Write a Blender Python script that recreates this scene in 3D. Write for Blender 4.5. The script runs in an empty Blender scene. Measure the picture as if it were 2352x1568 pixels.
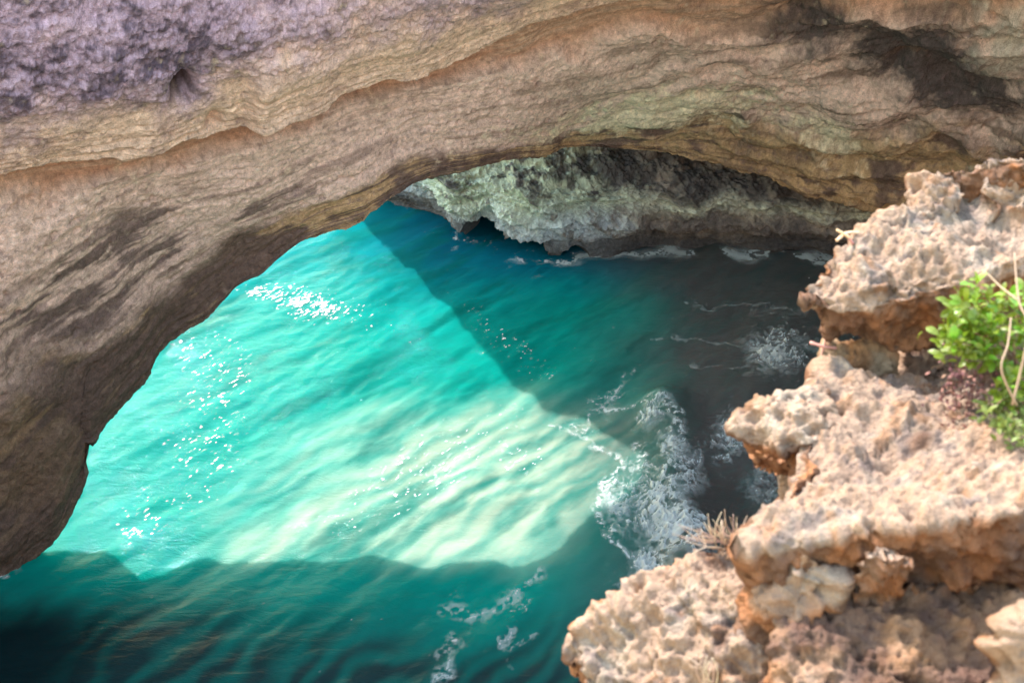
import bpy, bmesh, math, random
import numpy as np
from mathutils import Vector, Matrix

# ------------------------------------------------------------------ camera, sky, sun, exposure
SC = bpy.context.scene
COL = SC.collection
CAM_H = 20.0
PITCH = math.radians(38.0)
LENS = 35.0
F = LENS / 36.0 * 2352.0
cam_d = bpy.data.cameras.new('camera')
cam = bpy.data.objects.new('camera', cam_d)
COL.objects.link(cam)
cam.location = (0, 0, CAM_H)
cam.rotation_euler = (math.pi / 2 - PITCH, 0, 0)
cam_d.lens = LENS
cam_d.sensor_width = 36.0
cam_d.clip_start = 0.05
cam_d.clip_end = 6000
cam_d.dof.use_dof = True
cam_d.dof.focus_distance = 27.0
cam_d.dof.aperture_fstop = 4.0
SC.camera = cam

SUN_AZ = math.radians(-31.0)       # left of straight ahead
SUN_EL = math.radians(43.0)
world = bpy.data.worlds.new('World')
SC.world = world
world.use_nodes = True
wn = world.node_tree.nodes
wl = world.node_tree.links
bg = wn['Background']
sky = wn.new('ShaderNodeTexSky')
sky.sky_type = 'NISHITA'
sky.sun_disc = False
sky.sun_elevation = SUN_EL
sky.sun_rotation = SUN_AZ
sky.air_density = 3.0
sky.dust_density = 0.7
wl.new(sky.outputs[0], bg.inputs[0])
bg.inputs[1].default_value = 0.15

sun_d = bpy.data.lights.new('sun', 'SUN')
sun_d.energy = 2.0
sun_d.angle = math.radians(0.53)
sun_d.color = (1.0, 0.93, 0.84)
sun = bpy.data.objects.new('sun', sun_d)
COL.objects.link(sun)
S = Vector((math.sin(SUN_AZ) * math.cos(SUN_EL), math.cos(SUN_AZ) * math.cos(SUN_EL), math.sin(SUN_EL)))
sun.rotation_euler = S.to_track_quat('Z', 'Y').to_euler()
sun.location = (-20, 40, 60)

SC.view_settings.view_transform = 'Standard'
SC.view_settings.look = 'None'
SC.view_settings.gamma = 1.0
SC.view_settings.use_curve_mapping = False
SC.view_settings.exposure = 2.35
SC.render.engine = 'CYCLES'
SC.cycles.use_denoising = True
SC.cycles.max_bounces = 10
SC.cycles.diffuse_bounces = 8
SC.cycles.glossy_bounces = 3
SC.cycles.transparent_max_bounces = 6
SC.cycles.sample_clamp_indirect = 10.0

rng = np.random.default_rng(7)
random.seed(7)
CP, SP = math.cos(PITCH), math.sin(PITCH)


# ------------------------------------------------------------------ helpers
def ray(px, py):
    x = (np.asarray(px, float) - 1176) / F
    y = -(np.asarray(py, float) - 784) / F
    return np.stack([x, CP + y * SP, -SP + y * CP], -1)


def at_z(px, py, z=0.0):
    """the point at height z that the photograph shows at px, py (2352 wide)"""
    r = ray(px, py)
    t = (np.asarray(z, float) - CAM_H) / r[..., 2]
    p = r * t[..., None]
    p[..., 2] += CAM_H
    return p


def at_y(px, py, yy):
    r = ray(px, py)
    p = r * (np.asarray(yy, float) / r[..., 1])[..., None]
    p[..., 2] += CAM_H
    return p


def hash3(i, j, k, seed):
    h = (i.astype(np.uint32) * np.uint32(374761393) + j.astype(np.uint32) * np.uint32(668265263)
         + k.astype(np.uint32) * np.uint32(2147483647 - 1013) + np.uint32(seed * 974711 + 13))
    h = (h ^ (h >> np.uint32(13))) * np.uint32(1274126177)
    h = (h ^ (h >> np.uint32(16))) * np.uint32(2246822519)
    return h ^ (h >> np.uint32(13))


def vnoise(P, seed=0):
    """value noise in -1..1 with quintic fade"""
    P = P.astype(np.float32)
    fl = np.floor(P)
    I = fl.astype(np.int32)
    f = P - fl
    u = f * f * f * (f * (f * 6 - 15) + 10)
    out = 0
    for dx in (0, 1):
        wx = u[:, 0] if dx else 1 - u[:, 0]
        for dy in (0, 1):
            wy = u[:, 1] if dy else 1 - u[:, 1]
            for dz in (0, 1):
                wz = u[:, 2] if dz else 1 - u[:, 2]
                h = hash3(I[:, 0] + dx, I[:, 1] + dy, I[:, 2] + dz, seed)
                out = out + wx * wy * wz * (h.astype(np.float32) * np.float32(2.0 / 4294967295.0) - 1)
    return out


ROT = np.array([[0.36, 0.48, -0.8], [-0.8, 0.6, 0.0], [0.48, 0.64, 0.6]], np.float32)


def fbm(P, octaves=5, seed=0, gain=0.5, lac=2.03):
    P = P.astype(np.float32)
    a, s, tot = 1.0, 0, 0.0
    for o in range(octaves):
        s = s + a * vnoise(P, seed + o * 17)
        tot += a
        a *= gain
        P = (P @ ROT) * lac + 3.7
    return s / tot * 1.7


def ridged(P, octaves=4, seed=0, gain=0.55, lac=2.1):
    P = P.astype(np.float32)
    a, s, tot = 1.0, 0, 0.0
    for o in range(octaves):
        s = s + a * (1 - np.abs(vnoise(P, seed + o * 31)) * 1.6)
        tot += a
        a *= gain
        P = (P @ ROT) * lac + 1.9
    return s / tot


def worley(P, seed=0):
    """distance to the nearest of jittered cell points"""
    P = P.astype(np.float32)
    I = np.floor(P).astype(np.int32)
    f = P - I
    best = np.full(len(P), 9.0, np.float32)
    k = np.float32(1 / 65535.0)
    for dx in (-1, 0, 1):
        for dy in (-1, 0, 1):
            for dz in (-1, 0, 1):
                h = hash3(I[:, 0] + dx, I[:, 1] + dy, I[:, 2] + dz, seed)
                h2 = hash3(I[:, 0] + dx, I[:, 1] + dy, I[:, 2] + dz, seed + 5)
                a = (h & np.uint32(65535)).astype(np.float32) * k + dx - f[:, 0]
                b = (h >> np.uint32(16)).astype(np.float32) * k + dy - f[:, 1]
                c = (h2 & np.uint32(65535)).astype(np.float32) * k + dz - f[:, 2]
                np.minimum(best, a * a + b * b + c * c, out=best)
    return np.sqrt(best)


def facets(P, seed=0):
    """a random level per jittered cell: broken blocks with sharp edges"""
    P = P.astype(np.float32)
    I = np.floor(P).astype(np.int32)
    f = P - I
    best = np.full(len(P), 9.0, np.float32)
    lev = np.zeros(len(P), np.float32)
    k = np.float32(1 / 65535.0)
    for dx in (-1, 0, 1):
        for dy in (-1, 0, 1):
            for dz in (-1, 0, 1):
                h = hash3(I[:, 0] + dx, I[:, 1] + dy, I[:, 2] + dz, seed)
                h2 = hash3(I[:, 0] + dx, I[:, 1] + dy, I[:, 2] + dz, seed + 5)
                a = (h & np.uint32(65535)).astype(np.float32) * k + dx - f[:, 0]
                b = (h >> np.uint32(16)).astype(np.float32) * k + dy - f[:, 1]
                c = (h2 & np.uint32(65535)).astype(np.float32) * k + dz - f[:, 2]
                dd = a * a + b * b + c * c
                # the level tilts across the cell, so each block shows its own plane
                t = (h2 >> np.uint32(16)).astype(np.float32) * k - 0.5 + 0.9 * (a * ((h >> np.uint32(8) & np.uint32(255)).astype(np.float32) / 255 - .5) + b * ((h2 >> np.uint32(4) & np.uint32(255)).astype(np.float32) / 255 - .5))
                m = dd < best
                lev = np.where(m, t, lev)
                best = np.where(m, dd, best)
    return lev


def sstep(a, b, x):
    t = np.clip((x - a) / (b - a), 0, 1)
    return t * t * (3 - 2 * t)


def mixc(a, b, t):
    a = np.asarray(a, np.float32)
    b = np.asarray(b, np.float32)
    t = np.asarray(t)[..., None]
    return a * (1 - t) + b * t


def grid_faces(nu, nv):
    i = np.arange(nu - 1)[:, None] * nv + np.arange(nv - 1)[None, :]
    return np.stack([i, i + nv, i + nv + 1, i + 1], -1).reshape(-1, 4)


def vert_normals(V, Fq):
    a, b, c, d = (V[Fq[:, k]] for k in range(4))
    n = np.cross(c - a, d - b)
    N = np.zeros_like(V)
    for k in range(4):
        for ax in range(3):
            N[:, ax] += np.bincount(Fq[:, k], n[:, ax], len(V))
    return N / np.maximum(np.linalg.norm(N, axis=1, keepdims=True), 1e-9)


def mesh_np(name, V, Fq, colors=None, smooth=True, normals=None, attrs=None):
    me = bpy.data.meshes.new(name)
    nf, k = Fq.shape
    me.vertices.add(len(V))
    me.vertices.foreach_set('co', np.ascontiguousarray(V, np.float32).ravel())
    me.loops.add(nf * k)
    me.loops.foreach_set('vertex_index', np.ascontiguousarray(Fq, np.int32).ravel())
    me.polygons.add(nf)
    me.polygons.foreach_set('loop_start', np.arange(0, nf * k, k, dtype=np.int32))
    me.polygons.foreach_set('use_smooth', np.full(nf, smooth))
    me.update(calc_edges=True)
    if colors is not None:
        ca = me.color_attributes.new('tint', 'FLOAT_COLOR', 'POINT')
        c4 = np.ones((len(V), 4), np.float32)
        c4[:, :3] = colors
        ca.data.foreach_set('color', c4.ravel())
    for an, av in (attrs or {}).items():
        at = me.attributes.new(an, 'FLOAT', 'POINT')
        at.data.foreach_set('value', np.ascontiguousarray(av, np.float32))
    if normals is not None:
        me.normals_split_custom_set_from_vertices(normals.tolist())
    return me


def link(name, me, mat=None, parent=None, **props):
    o = bpy.data.objects.new(name, me)
    COL.objects.link(o)
    if mat is not None and me is not None and len(me.materials) == 0:
        me.materials.append(mat)
    if parent is not None:
        o.parent = parent
    for k, v in props.items():
        o[k] = v
    return o


def empty(name, loc, **props):
    o = bpy.data.objects.new(name, None)
    COL.objects.link(o)
    o.location = loc
    o.empty_display_size = 0.1
    for k, v in props.items():
        o[k] = v
    return o


def cr(p, x):
    """Catmull-Rom over axis 0 of p at index positions x"""
    n = len(p)
    i = np.clip(np.floor(x).astype(int), 0, n - 2)
    t = (x - i).reshape((-1,) + (1,) * (p.ndim - 1))
    p0, p1, p2, p3 = p[np.maximum(i - 1, 0)], p[i], p[i + 1], p[np.minimum(i + 2, n - 1)]
    return 0.5 * (2 * p1 + (p2 - p0) * t + (2 * p0 - 5 * p1 + 4 * p2 - p3) * t * t + (3 * p1 - p0 - 3 * p2 + p3) * t ** 3)


# ------------------------------------------------------------------ materials
def new_mat(name):
    m = bpy.data.materials.new(name)
    m.use_nodes = True
    nt = m.node_tree
    return m, nt, nt.nodes['Principled BSDF']


def rock_mat(name, scale, bump, speck=0.25, rough=0.92):
    m, nt, b = new_mat(name)
    N, L = nt.nodes, nt.links
    att = N.new('ShaderNodeAttribute')
    att.attribute_name = 'tint'
    tc = N.new('ShaderNodeTexCoord')
    n1 = N.new('ShaderNodeTexNoise')
    n1.inputs['Scale'].default_value = scale
    n1.inputs['Detail'].default_value = 8
    n1.inputs['Roughness'].default_value = 0.68
    n2 = N.new('ShaderNodeTexNoise')
    n2.inputs['Scale'].default_value = scale * 5.5
    n2.inputs['Detail'].default_value = 5
    n2.inputs['Roughness'].default_value = 0.7
    v = N.new('ShaderNodeTexVoronoi')
    v.inputs['Scale'].default_value = scale * 3.0
    for n in (n1, n2, v):
        L.new(tc.outputs['Object'], n.inputs['Vector'])
    # grain in the colour: mineral speckle
    mr = N.new('ShaderNodeMapRange')
    mr.inputs['From Min'].default_value = 0.3
    mr.inputs['From Max'].default_value = 0.7
    mr.inputs['To Min'].default_value = 1 - speck
    mr.inputs['To Max'].default_value = 1 + speck
    L.new(n1.outputs['Fac'], mr.inputs['Value'])
    mr2 = N.new('ShaderNodeMapRange')
    mr2.inputs['From Min'].default_value = 0.3
    mr2.inputs['From Max'].default_value = 0.7
    mr2.inputs['To Min'].default_value = 1 - speck * 0.8
    mr2.inputs['To Max'].default_value = 1 + speck * 0.8
    L.new(n2.outputs['Fac'], mr2.inputs['Value'])
    mm = N.new('ShaderNodeMath')
    mm.operation = 'MULTIPLY'
    L.new(mr.outputs[0], mm.inputs[0])
    L.new(mr2.outputs[0], mm.inputs[1])
    vm = N.new('ShaderNodeVectorMath')
    vm.operation = 'SCALE'
    L.new(att.outputs['Color'], vm.inputs[0])
    L.new(mm.outputs[0], vm.inputs['Scale'])
    L.new(vm.outputs[0], b.inputs['Base Color'])
    b.inputs['Roughness'].default_value = rough
    b.inputs['Specular IOR Level'].default_value = 0.2
    # relief
    add = N.new('ShaderNodeMath')
    add.operation = 'MULTIPLY_ADD'
    L.new(n2.outputs['Fac'], add.inputs[0])
    add.inputs[1].default_value = 0.35
    L.new(n1.outputs['Fac'], add.inputs[2])
    add2 = N.new('ShaderNodeMath')
    add2.operation = 'MULTIPLY_ADD'
    L.new(v.outputs['Distance'], add2.inputs[0])
    add2.inputs[1].default_value = 0.3
    L.new(add.outputs[0], add2.inputs[2])
    bp = N.new('ShaderNodeBump')
    bp.inputs['Strength'].default_value = 1.0
    bp.inputs['Distance'].default_value = bump
    L.new(add2.outputs[0], bp.inputs['Height'])
    L.new(bp.outputs[0], b.inputs['Normal'])
    return m


def plain_mat(name, col, rough=0.7, var=0.0, scale=30, translucent=0.0):
    m, nt, b = new_mat(name)
    N, L = nt.nodes, nt.links
    b.inputs['Roughness'].default_value = rough
    oi = N.new('ShaderNodeObjectInfo')
    tc = N.new('ShaderNodeTexCoord')
    n = N.new('ShaderNodeTexNoise')
    n.inputs['Scale'].default_value = scale
    L.new(tc.outputs['Object'], n.inputs['Vector'])
    hs = N.new('ShaderNodeHueSaturation')
    hs.inputs['Color'].default_value = (*col, 1)
    ma = N.new('ShaderNodeMath')
    ma.operation = 'ADD'
    L.new(oi.outputs['Random'], ma.inputs[0])
    L.new(n.outputs['Fac'], ma.inputs[1])
    mr = N.new('ShaderNodeMapRange')
    mr.inputs['From Min'].default_value = 0.3
    mr.inputs['From Max'].default_value = 1.6
    mr.inputs['To Min'].default_value = 1 - var
    mr.inputs['To Max'].default_value = 1 + var
    L.new(ma.outputs[0], mr.inputs['Value'])
    L.new(mr.outputs[0], hs.inputs['Value'])
    mh = N.new('ShaderNodeMapRange')
    mh.inputs['To Min'].default_value = 0.5 - 0.04 * (var > 0)
    mh.inputs['To Max'].default_value = 0.5 + 0.03 * (var > 0)
    L.new(oi.outputs['Random'], mh.inputs['Value'])
    L.new(mh.outputs[0], hs.inputs['Hue'])
    L.new(hs.outputs[0], b.inputs['Base Color'])
    if translucent > 0:
        tr = N.new('ShaderNodeBsdfTranslucent')
        L.new(hs.outputs[0], tr.inputs['Color'])
        mx = N.new('ShaderNodeMixShader')
        mx.inputs[0].default_value = translucent
        L.new(b.outputs[0], mx.inputs[1])
        L.new(tr.outputs[0], mx.inputs[2])
        L.new(mx.outputs[0], N['Material Output'].inputs['Surface'])
    return m


def water_mat():
    m, nt, b = new_mat('sea_water')
    N, L = nt.nodes, nt.links
    att = N.new('ShaderNodeAttribute')
    att.attribute_name = 'tint'
    L.new(att.outputs['Color'], b.inputs['Base Color'])
    b.inputs['Roughness'].default_value = 0.03
    b.inputs['Specular IOR Level'].default_value = 0.08
    b.inputs['IOR'].default_value = 1.33
    b.inputs['Subsurface Weight'].default_value = 0.55
    b.inputs['Subsurface Radius'].default_value = (0.15, 1.0, 0.9)
    b.inputs['Subsurface Scale'].default_value = 2.2
    tc = N.new('ShaderNodeTexCoord')
    mp = N.new('ShaderNodeMapping')
    mp.inputs['Rotation'].default_value = (0, 0, math.radians(-44))
    mp.inputs['Scale'].default_value = (0.55, 1.6, 1.0)
    L.new(tc.outputs['Object'], mp.inputs['Vector'])
    n1 = N.new('ShaderNodeTexNoise')
    n1.inputs['Scale'].default_value = 2.2
    n1.inputs['Detail'].default_value = 8
    n1.inputs['Roughness'].default_value = 0.68
    n1.inputs['Distortion'].default_value = 0.6
    L.new(mp.outputs[0], n1.inputs['Vector'])
    bp = N.new('ShaderNodeBump')
    bp.inputs['Strength'].default_value = 1.0
    bp.inputs['Distance'].default_value = 0.04
    L.new(n1.outputs['Fac'], bp.inputs['Height'])
    L.new(bp.outputs[0], b.inputs['Normal'])
    return m


def foam_glint_mat():
    m, nt, b = new_mat('foam_glint_white')
    N, L = nt.nodes, nt.links
    b.inputs['Base Color'].default_value = (0.78, 0.82, 0.84, 1)
    b.inputs['Roughness'].default_value = 0.8
    att = N.new('ShaderNodeAttribute')
    att.attribute_name = 'cover'
    tr = N.new('ShaderNodeBsdfTransparent')
    mx = N.new('ShaderNodeMixShader')
    L.new(att.outputs['Fac'], mx.inputs[0])
    L.new(tr.outputs[0], mx.inputs[1])
    L.new(b.outputs[0], mx.inputs[2])
    L.new(mx.outputs[0], N['Material Output'].inputs['Surface'])
    return m


M_WALL = rock_mat('cave_limestone', 7.0, 0.05, 0.34)
M_FORE = rock_mat('pitted_limestone', 26.0, 0.016, 0.2)
M_WATER = water_mat()
M_FOAM_GLINT = foam_glint_mat()
M_TOP = rock_mat('clifftop_earth', 1.5, 0.1, 0.2)

# ------------------------------------------------------------------ the far arch and roof of the cave (one terrain surface, split into its beds)
R5 = -300
# per column: px, then (py, distance) for lip, top of dark lip bed, rough bed top, orange bed top, bulge top, rim
colsA = [
    (0,    [(1310, 16.2), (1000, 17.0), (480, 17.6), (400, 17.4), (265, 17.0), (R5, 16.0)]),
    (190,  [(1020, 18.0), (820, 18.6), (430, 18.6), (360, 18.3), (225, 17.9), (R5, 16.8)]),
    (370,  [(800, 20.1), (650, 20.2), (385, 19.8), (325, 19.4), (190, 18.9), (R5, 17.4)]),
    (600,  [(640, 21.4), (530, 21.5), (330, 20.8), (280, 20.4), (140, 19.9), (R5, 18.2)]),
    (750,  [(540, 22.1), (460, 22.1), (275, 21.6), (230, 21.2), (105, 20.6), (R5, 18.7)]),
    (850,  [(492, 22.4), (425, 22.5), (245, 22.2), (195, 21.7), (80, 21.1), (R5, 19.1)]),
    (1000, [(395, 23.7), (358, 23.7), (200, 23.3), (145, 22.7), (35, 21.8), (R5, 19.6)]),
    (1176, [(362, 25.5), (322, 25.2), (150, 24.2), (85, 23.5), (-15, 22.5), (R5, 20.0)]),
    (1340, [(350, 28.0), (300, 27.2), (105, 24.6), (35, 23.7), (-60, 22.7), (R5, 20.2)]),
    (1560, [(362, 28.7), (270, 27.4), (60, 24.4), (-15, 23.6), (-100, 22.5), (R5, 20.0)]),
    (1800, [(415, 28.9), (290, 27.2), (40, 24.0), (-50, 23.0), (-130, 22.0), (R5, 19.5)]),
    (2050, [(470, 28.0), (310, 26.0), (50, 22.8), (-60, 21.7), (-140, 20.8), (R5, 18.6)]),
    (2352, [(500, 26.0), (320, 24.2), (60, 20.8), (-60, 19.6), (-140, 18.8), (R5, 17.0)]),
    (2700, [(520, 22.5), (330, 20.6), (70, 17.8), (-60, 16.8), (-140, 16.0), (R5, 14.5)]),
    (3300, [(560, 16.0), (340, 14.6), (80, 12.6), (-60, 11.8), (-140, 11.2), (R5, 10.2)]),
]
lip_more = {60: 1278, 112: 1236, 160: 1146, 190: 1084, 199: 1012, 225: 982, 300: 900, 330: 868, 352: 822, 415: 768, 455: 742, 525: 690, 565: 655, 660: 585, 705: 556, 800: 524, 838: 508}
colsA = [c for c in colsA if c[0] not in (190,)] + []
kx = np.array([c[0] for c in colsA], float)
kr = np.array([c[1] for c in colsA], float)
for px_, ly in lip_more.items():
    r_ = np.stack([[np.interp(px_, kx, kr[:, k, m]) for m in (0, 1)] for k in range(6)])
    r_[0, 0] = ly
    r_[0, 1] = np.interp(px_, [0, 112, 200, 300, 370, 600, 750, 850], [16.2, 16.9, 18.1, 19.3, 20.1, 21.4, 22.1, 22.4])
    r_[1, 0] = max(min(r_[1, 0], ly - 60), np.interp(px_, [0, 190, 370, 600, 850], [1000, 815, 645, 525, 425]) - 10)
    colsA.append((px_, [tuple(v) for v in r_]))
colsA.sort(key=lambda c: c[0])
ctrl = []
for px, rows in colsA:
    ctrl.append([at_y(px, py, yy) for py, yy in rows])
ctrl = np.array(ctrl)                                    # columns x 6 x 3
# the leg goes on to the left of the frame, its foot in the water
first = ctrl[0].copy()
legs = []
for dx, dy, drop in ((-16.0, -9.0, 1.5), (-8.0, -4.6, 1.2), (-3.0, -1.3, 0.8)):
    c = first + np.array([dx, dy, 0])
    c[0, 2] = -drop
    c[1, 2] = 3.6
    legs.append(c)
ctrl = np.concatenate([np.array(legs), ctrl])
ctrl[3, 0, 2] -= 0.4                                     # the foot of the leg dips just below the water
pxs = np.array([-1900, -900, -330] + [c[0] for c in colsA], float)
out = []
for i, px in enumerate(pxs):                             # which way is out of the cave, per column
    w = float(sstep(700, 1300, np.array(px)))
    out.append(np.array([-0.86, 0.5, 0]) * (1 - w) + np.array([0.0, 1.0, 0]) * w)
    if px > 2000:
        w = float(sstep(2000, 3000, np.array(px)))
        out[-1] = np.array([0.0, 1.0, 0]) * (1 - w) + np.array([0.85, 0.5, 0]) * w
out = np.array(out)
out /= np.linalg.norm(out, axis=1, keepdims=True)
lip = ctrl[:, 0]
up = np.array([0, 0, 1.0])
wr = sstep(900, 1300, pxs)[:, None]
U1 = lip + out * 0.5 + up * (0.3 + 0.15 * wr)
U2 = lip + out * 1.6 + up * (1.6 + 0.1 * wr)
U3 = lip + out * 5.0 + up * (5.6 * (1 - wr) + 5.6 * wr)
rim = ctrl[:, 5]
T1 = rim + out * 1.5 + up * 0.9
T2 = rim + out * (5.5 + 4.0 * wr) + up * 1.0
T3 = rim + out * (7.0 + 8.0 * wr) - up * (4.0 - 3.5 * wr)
full = np.stack([U3, U2, U1, lip] + [ctrl[:, k] for k in range(1, 6)] + [T1, T2, T3], 1)   # cols x 12 x 3
# sampling: dense in view
def cr_free(t, p, x):
    """smooth interpolation at uneven stations t without overshoot (monotone slopes)"""
    h = np.diff(t)[:, None, None]
    dl = np.diff(p, axis=0) / h
    m = np.zeros_like(p)
    m[1:-1] = np.where(dl[1:] * dl[:-1] > 0, 2 * dl[1:] * dl[:-1] / np.where(np.abs(dl[1:] + dl[:-1]) < 1e-9, 1, dl[1:] + dl[:-1]), 0)
    m[0], m[-1] = dl[0], dl[-1]
    i = np.clip(np.searchsorted(t, x, side='right') - 1, 0, len(t) - 2)
    hh = (t[i + 1] - t[i])[:, None, None]
    u = ((x - t[i]) / (t[i + 1] - t[i]))[:, None, None]
    return (2 * u ** 3 - 3 * u ** 2 + 1) * p[i] + (u ** 3 - 2 * u ** 2 + u) * hh * m[i] + (-2 * u ** 3 + 3 * u ** 2) * p[i + 1] + (u ** 3 - u ** 2) * hh * m[i + 1]


cpx = np.concatenate([np.linspace(pxs[0], -120, 110, endpoint=False), np.linspace(-120, 2480, 1080, endpoint=False), np.linspace(2480, pxs[-1], 60)])
cu = cpx / 195.0
rv = np.concatenate([np.linspace(0, 2, 26, endpoint=False), np.linspace(2, 3, 26, endpoint=False), np.linspace(3, 4, 100, endpoint=False),
                     np.linspace(4, 5, 130, endpoint=False), np.linspace(5, 6, 46, endpoint=False), np.linspace(6, 7, 66, endpoint=False),
                     np.linspace(7, 8, 100, endpoint=False), np.linspace(8, 11, 34)])
tmp = cr_free(pxs, full.reshape(len(pxs), -1, 3), cpx)
VA = cr(np.ascontiguousarray(tmp.transpose(1, 0, 2)), rv).transpose(1, 0, 2)      # nu x nv x 3
nu, nv = VA.shape[:2]
VA = VA.reshape(-1, 3)
FA = grid_faces(nu, nv)
Rv = np.repeat(rv[None, :], nu, 0).ravel()
Cu = np.repeat(cu[:, None], nv, 1).ravel()
Px = Cu * 195.0
NA = vert_normals(VA, FA)
mid = len(VA) // 2
if NA[(nu // 2) * nv + 200] @ (np.array([0, 0, CAM_H]) - VA[(nu // 2) * nv + 200]) < 0:
    FA = FA[:, ::-1]
    NA = -NA

# bedding coordinates: along the bed, across the bed
Bs = np.stack([VA[:, 0], VA[:, 1], VA[:, 2]], 1)
along = Cu * 2.2
Pb = np.stack([along, Rv * 3.0, VA[:, 1] * 0.3], 1)
wob = fbm(Bs * 0.35, 4, 3)
wob2 = fbm(Bs * 1.3, 4, 9)
rvw = Rv + 0.20 * wob + 0.07 * wob2                        # ragged bed boundaries
b_lip = 1 - sstep(3.85, 4.1, rvw)
b_rough = sstep(3.85, 4.1, rvw) * (1 - sstep(4.92, 5.06, rvw))
b_orng = sstep(4.92, 5.06, rvw) * (1 - sstep(5.9, 6.1, rvw))
b_bulg = sstep(5.9, 6.1, rvw) * (1 - sstep(6.85, 7.1, rvw))
b_purp = sstep(6.85, 7.1, rvw)
right = sstep(1250, 1900, Px)

# relief
Pst = np.stack([along * 0.55, Rv * 9.0 + wob * 1.2, VA[:, 2] * 0.05], 1)
ledges = fbm(Pst, 4, 21, 0.55)
big = fbm(Bs * 0.28, 3, 41)
med = fbm(Bs * 1.1, 5, 51, 0.55)
fine = fbm(Bs * np.array([4.5, 4.5, 5.5]), 5, 61, 0.6)
rid = ridged(Bs * 2.4 + 0.4 * med[:, None], 4, 71)
rough_amt = 0.30 * b_lip + 0.22 * b_rough + 0.05 * b_orng + 0.2 * b_bulg + 0.9 * b_purp
rough_amt = rough_amt * (1 - 0.1 * right) + 0.25 * right
grain = fbm(Bs * 15.0, 3, 65, 0.65)
pits = sstep(0.42, 0.12, worley(Bs * 3.2 + 0.25 * med[:, None], 67)) * sstep(-0.1, 0.5, wob2 + 0.5 * med)
disp = 0.33 * big + 0.055 * ledges * (0.4 + 0.6 * (1 - b_orng)) + 0.045 * med * (0.4 + rough_amt) \
    + 0.052 * fine * (0.15 + 0.85 * rough_amt) + 0.034 * grain * (0.35 + rough_amt) + 0.04 * (rid - 0.5) * rough_amt - 0.07 * pits * (b_rough + b_purp)
# the bulge bed stands proud to the right of a step, an overhang runs under the purple bed
step = sstep(545, 600, Px + 20 * wob2)
disp += b_bulg * (0.45 * step * (1 - sstep(900, 1250, Px)) + 0.1)
disp -= 0.30 * b_orng
disp += 0.28 * b_purp * (1 - right)
# pockets
pk = lambda x, r, sx, sr: np.exp(-((Px - x) / sx) ** 2 - ((Rv - r) / sr) ** 2)
disp -= 1.2 * pk(412, 6.97, 22, 0.10) + 0.5 * pk(490, 6.35, 18, 0.22) * (1 + wob2)
disp -= 0.5 * np.exp(-((Px - 2110) / 200) ** 2 - ((Rv - (4.60 - (Px - 2080) / 275 * 0.28)) / 0.18) ** 2)
# the sea-worn roof at right has hollowed ledges running along it
lr = np.sin((Rv * 9.0 + wob * 2.6) * 2.0)
disp += right * (0.13 * lr * (Rv < 5.2) + 0.09 * ledges)
fade = sstep(0, 1.5, Rv) * (1 - sstep(8.5, 9.5, Rv))
VA = VA + NA * (disp * (0.25 + 0.75 * fade))[:, None]
NA2 = vert_normals(VA, FA)

# colours of the stone, with some sky tint, bounce light and shade painted in
n_l = fbm(Bs * 0.7, 4, 81)
n_m = fbm(Bs * 2.6, 4, 91)
n_f = fbm(Bs * 7.0, 4, 95, 0.65)
streak = fbm(np.stack([along * 0.42, Rv * 20 + wob * 0.8, VA[:, 0] * 0.02], 1), 4, 99, 0.6)
c = np.zeros((len(VA), 3), np.float32)
PALE = (0.72, 0.60, 0.53)
c_rough = mixc(PALE, (0.46, 0.37, 0.315), sstep(-0.1, 0.9, n_m * 0.45 + streak * 0.9))
c_orng = mixc((0.50, 0.33, 0.235), (0.58, 0.44, 0.34), sstep(-0.5, 0.8, streak + 0.3 * n_l))
c_bulg = mixc((0.70, 0.58, 0.47), (0.52, 0.41, 0.335), sstep(-0.1, 0.8, n_l * 0.6 + n_m * 0.5))
c_purp = mixc((0.52, 0.47, 0.72), (0.11, 0.10, 0.165), sstep(-0.1, 0.55, n_m * 0.40 + n_f * 0.55 + 0.35 * n_l))  # purple-grey bed, its blue strengthened to paint in the sky tint
c_lip = mixc((0.17, 0.13, 0.11), (0.48, 0.37, 0.22), sstep(0.1, 0.55, n_l + 0.5 * streak + 0.25 * n_m + 0.55 * right))
rvc = rvw + 0.25 * n_l + 0.12 * n_m
q_purp = sstep(6.6, 7.5, rvc)
q_bulg = sstep(5.9, 6.1, rvw) * (1 - q_purp)
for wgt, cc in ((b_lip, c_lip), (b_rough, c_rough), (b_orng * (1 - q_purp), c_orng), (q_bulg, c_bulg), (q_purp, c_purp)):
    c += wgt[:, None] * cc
# dark band with lichen along the lower third at left; algae stain high on the roof at right
dk = sstep(0.0, 0.5, streak * 0.7 + n_l * 0.6) * b_rough * sstep(4.05, 4.25, rvw) * (1 - sstep(4.45, 4.7, rvw)) * (1 - sstep(500, 1000, Px))
c = mixc(c, (0.13, 0.105, 0.10), np.clip(dk, 0, 1) * 0.9)
stain = sstep(0.1, 1.15, np.exp(-((Px - 2110) / 300) ** 2 - ((Rv - (4.66 - (Px - 2080) / 275 * 0.28)) / 0.34) ** 2) * 1.9 + 0.45 * n_l + 0.35 * n_m + 0.3 * n_f) * right
c = mixc(c, (0.06, 0.055, 0.06), stain * 0.95)
band2 = right * sstep(0.1, 0.7, streak + 0.4 * n_l - 0.1) * (Rv < 5.1)
c = mixc(c, (0.15, 0.115, 0.095), band2 * 0.7)
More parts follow.
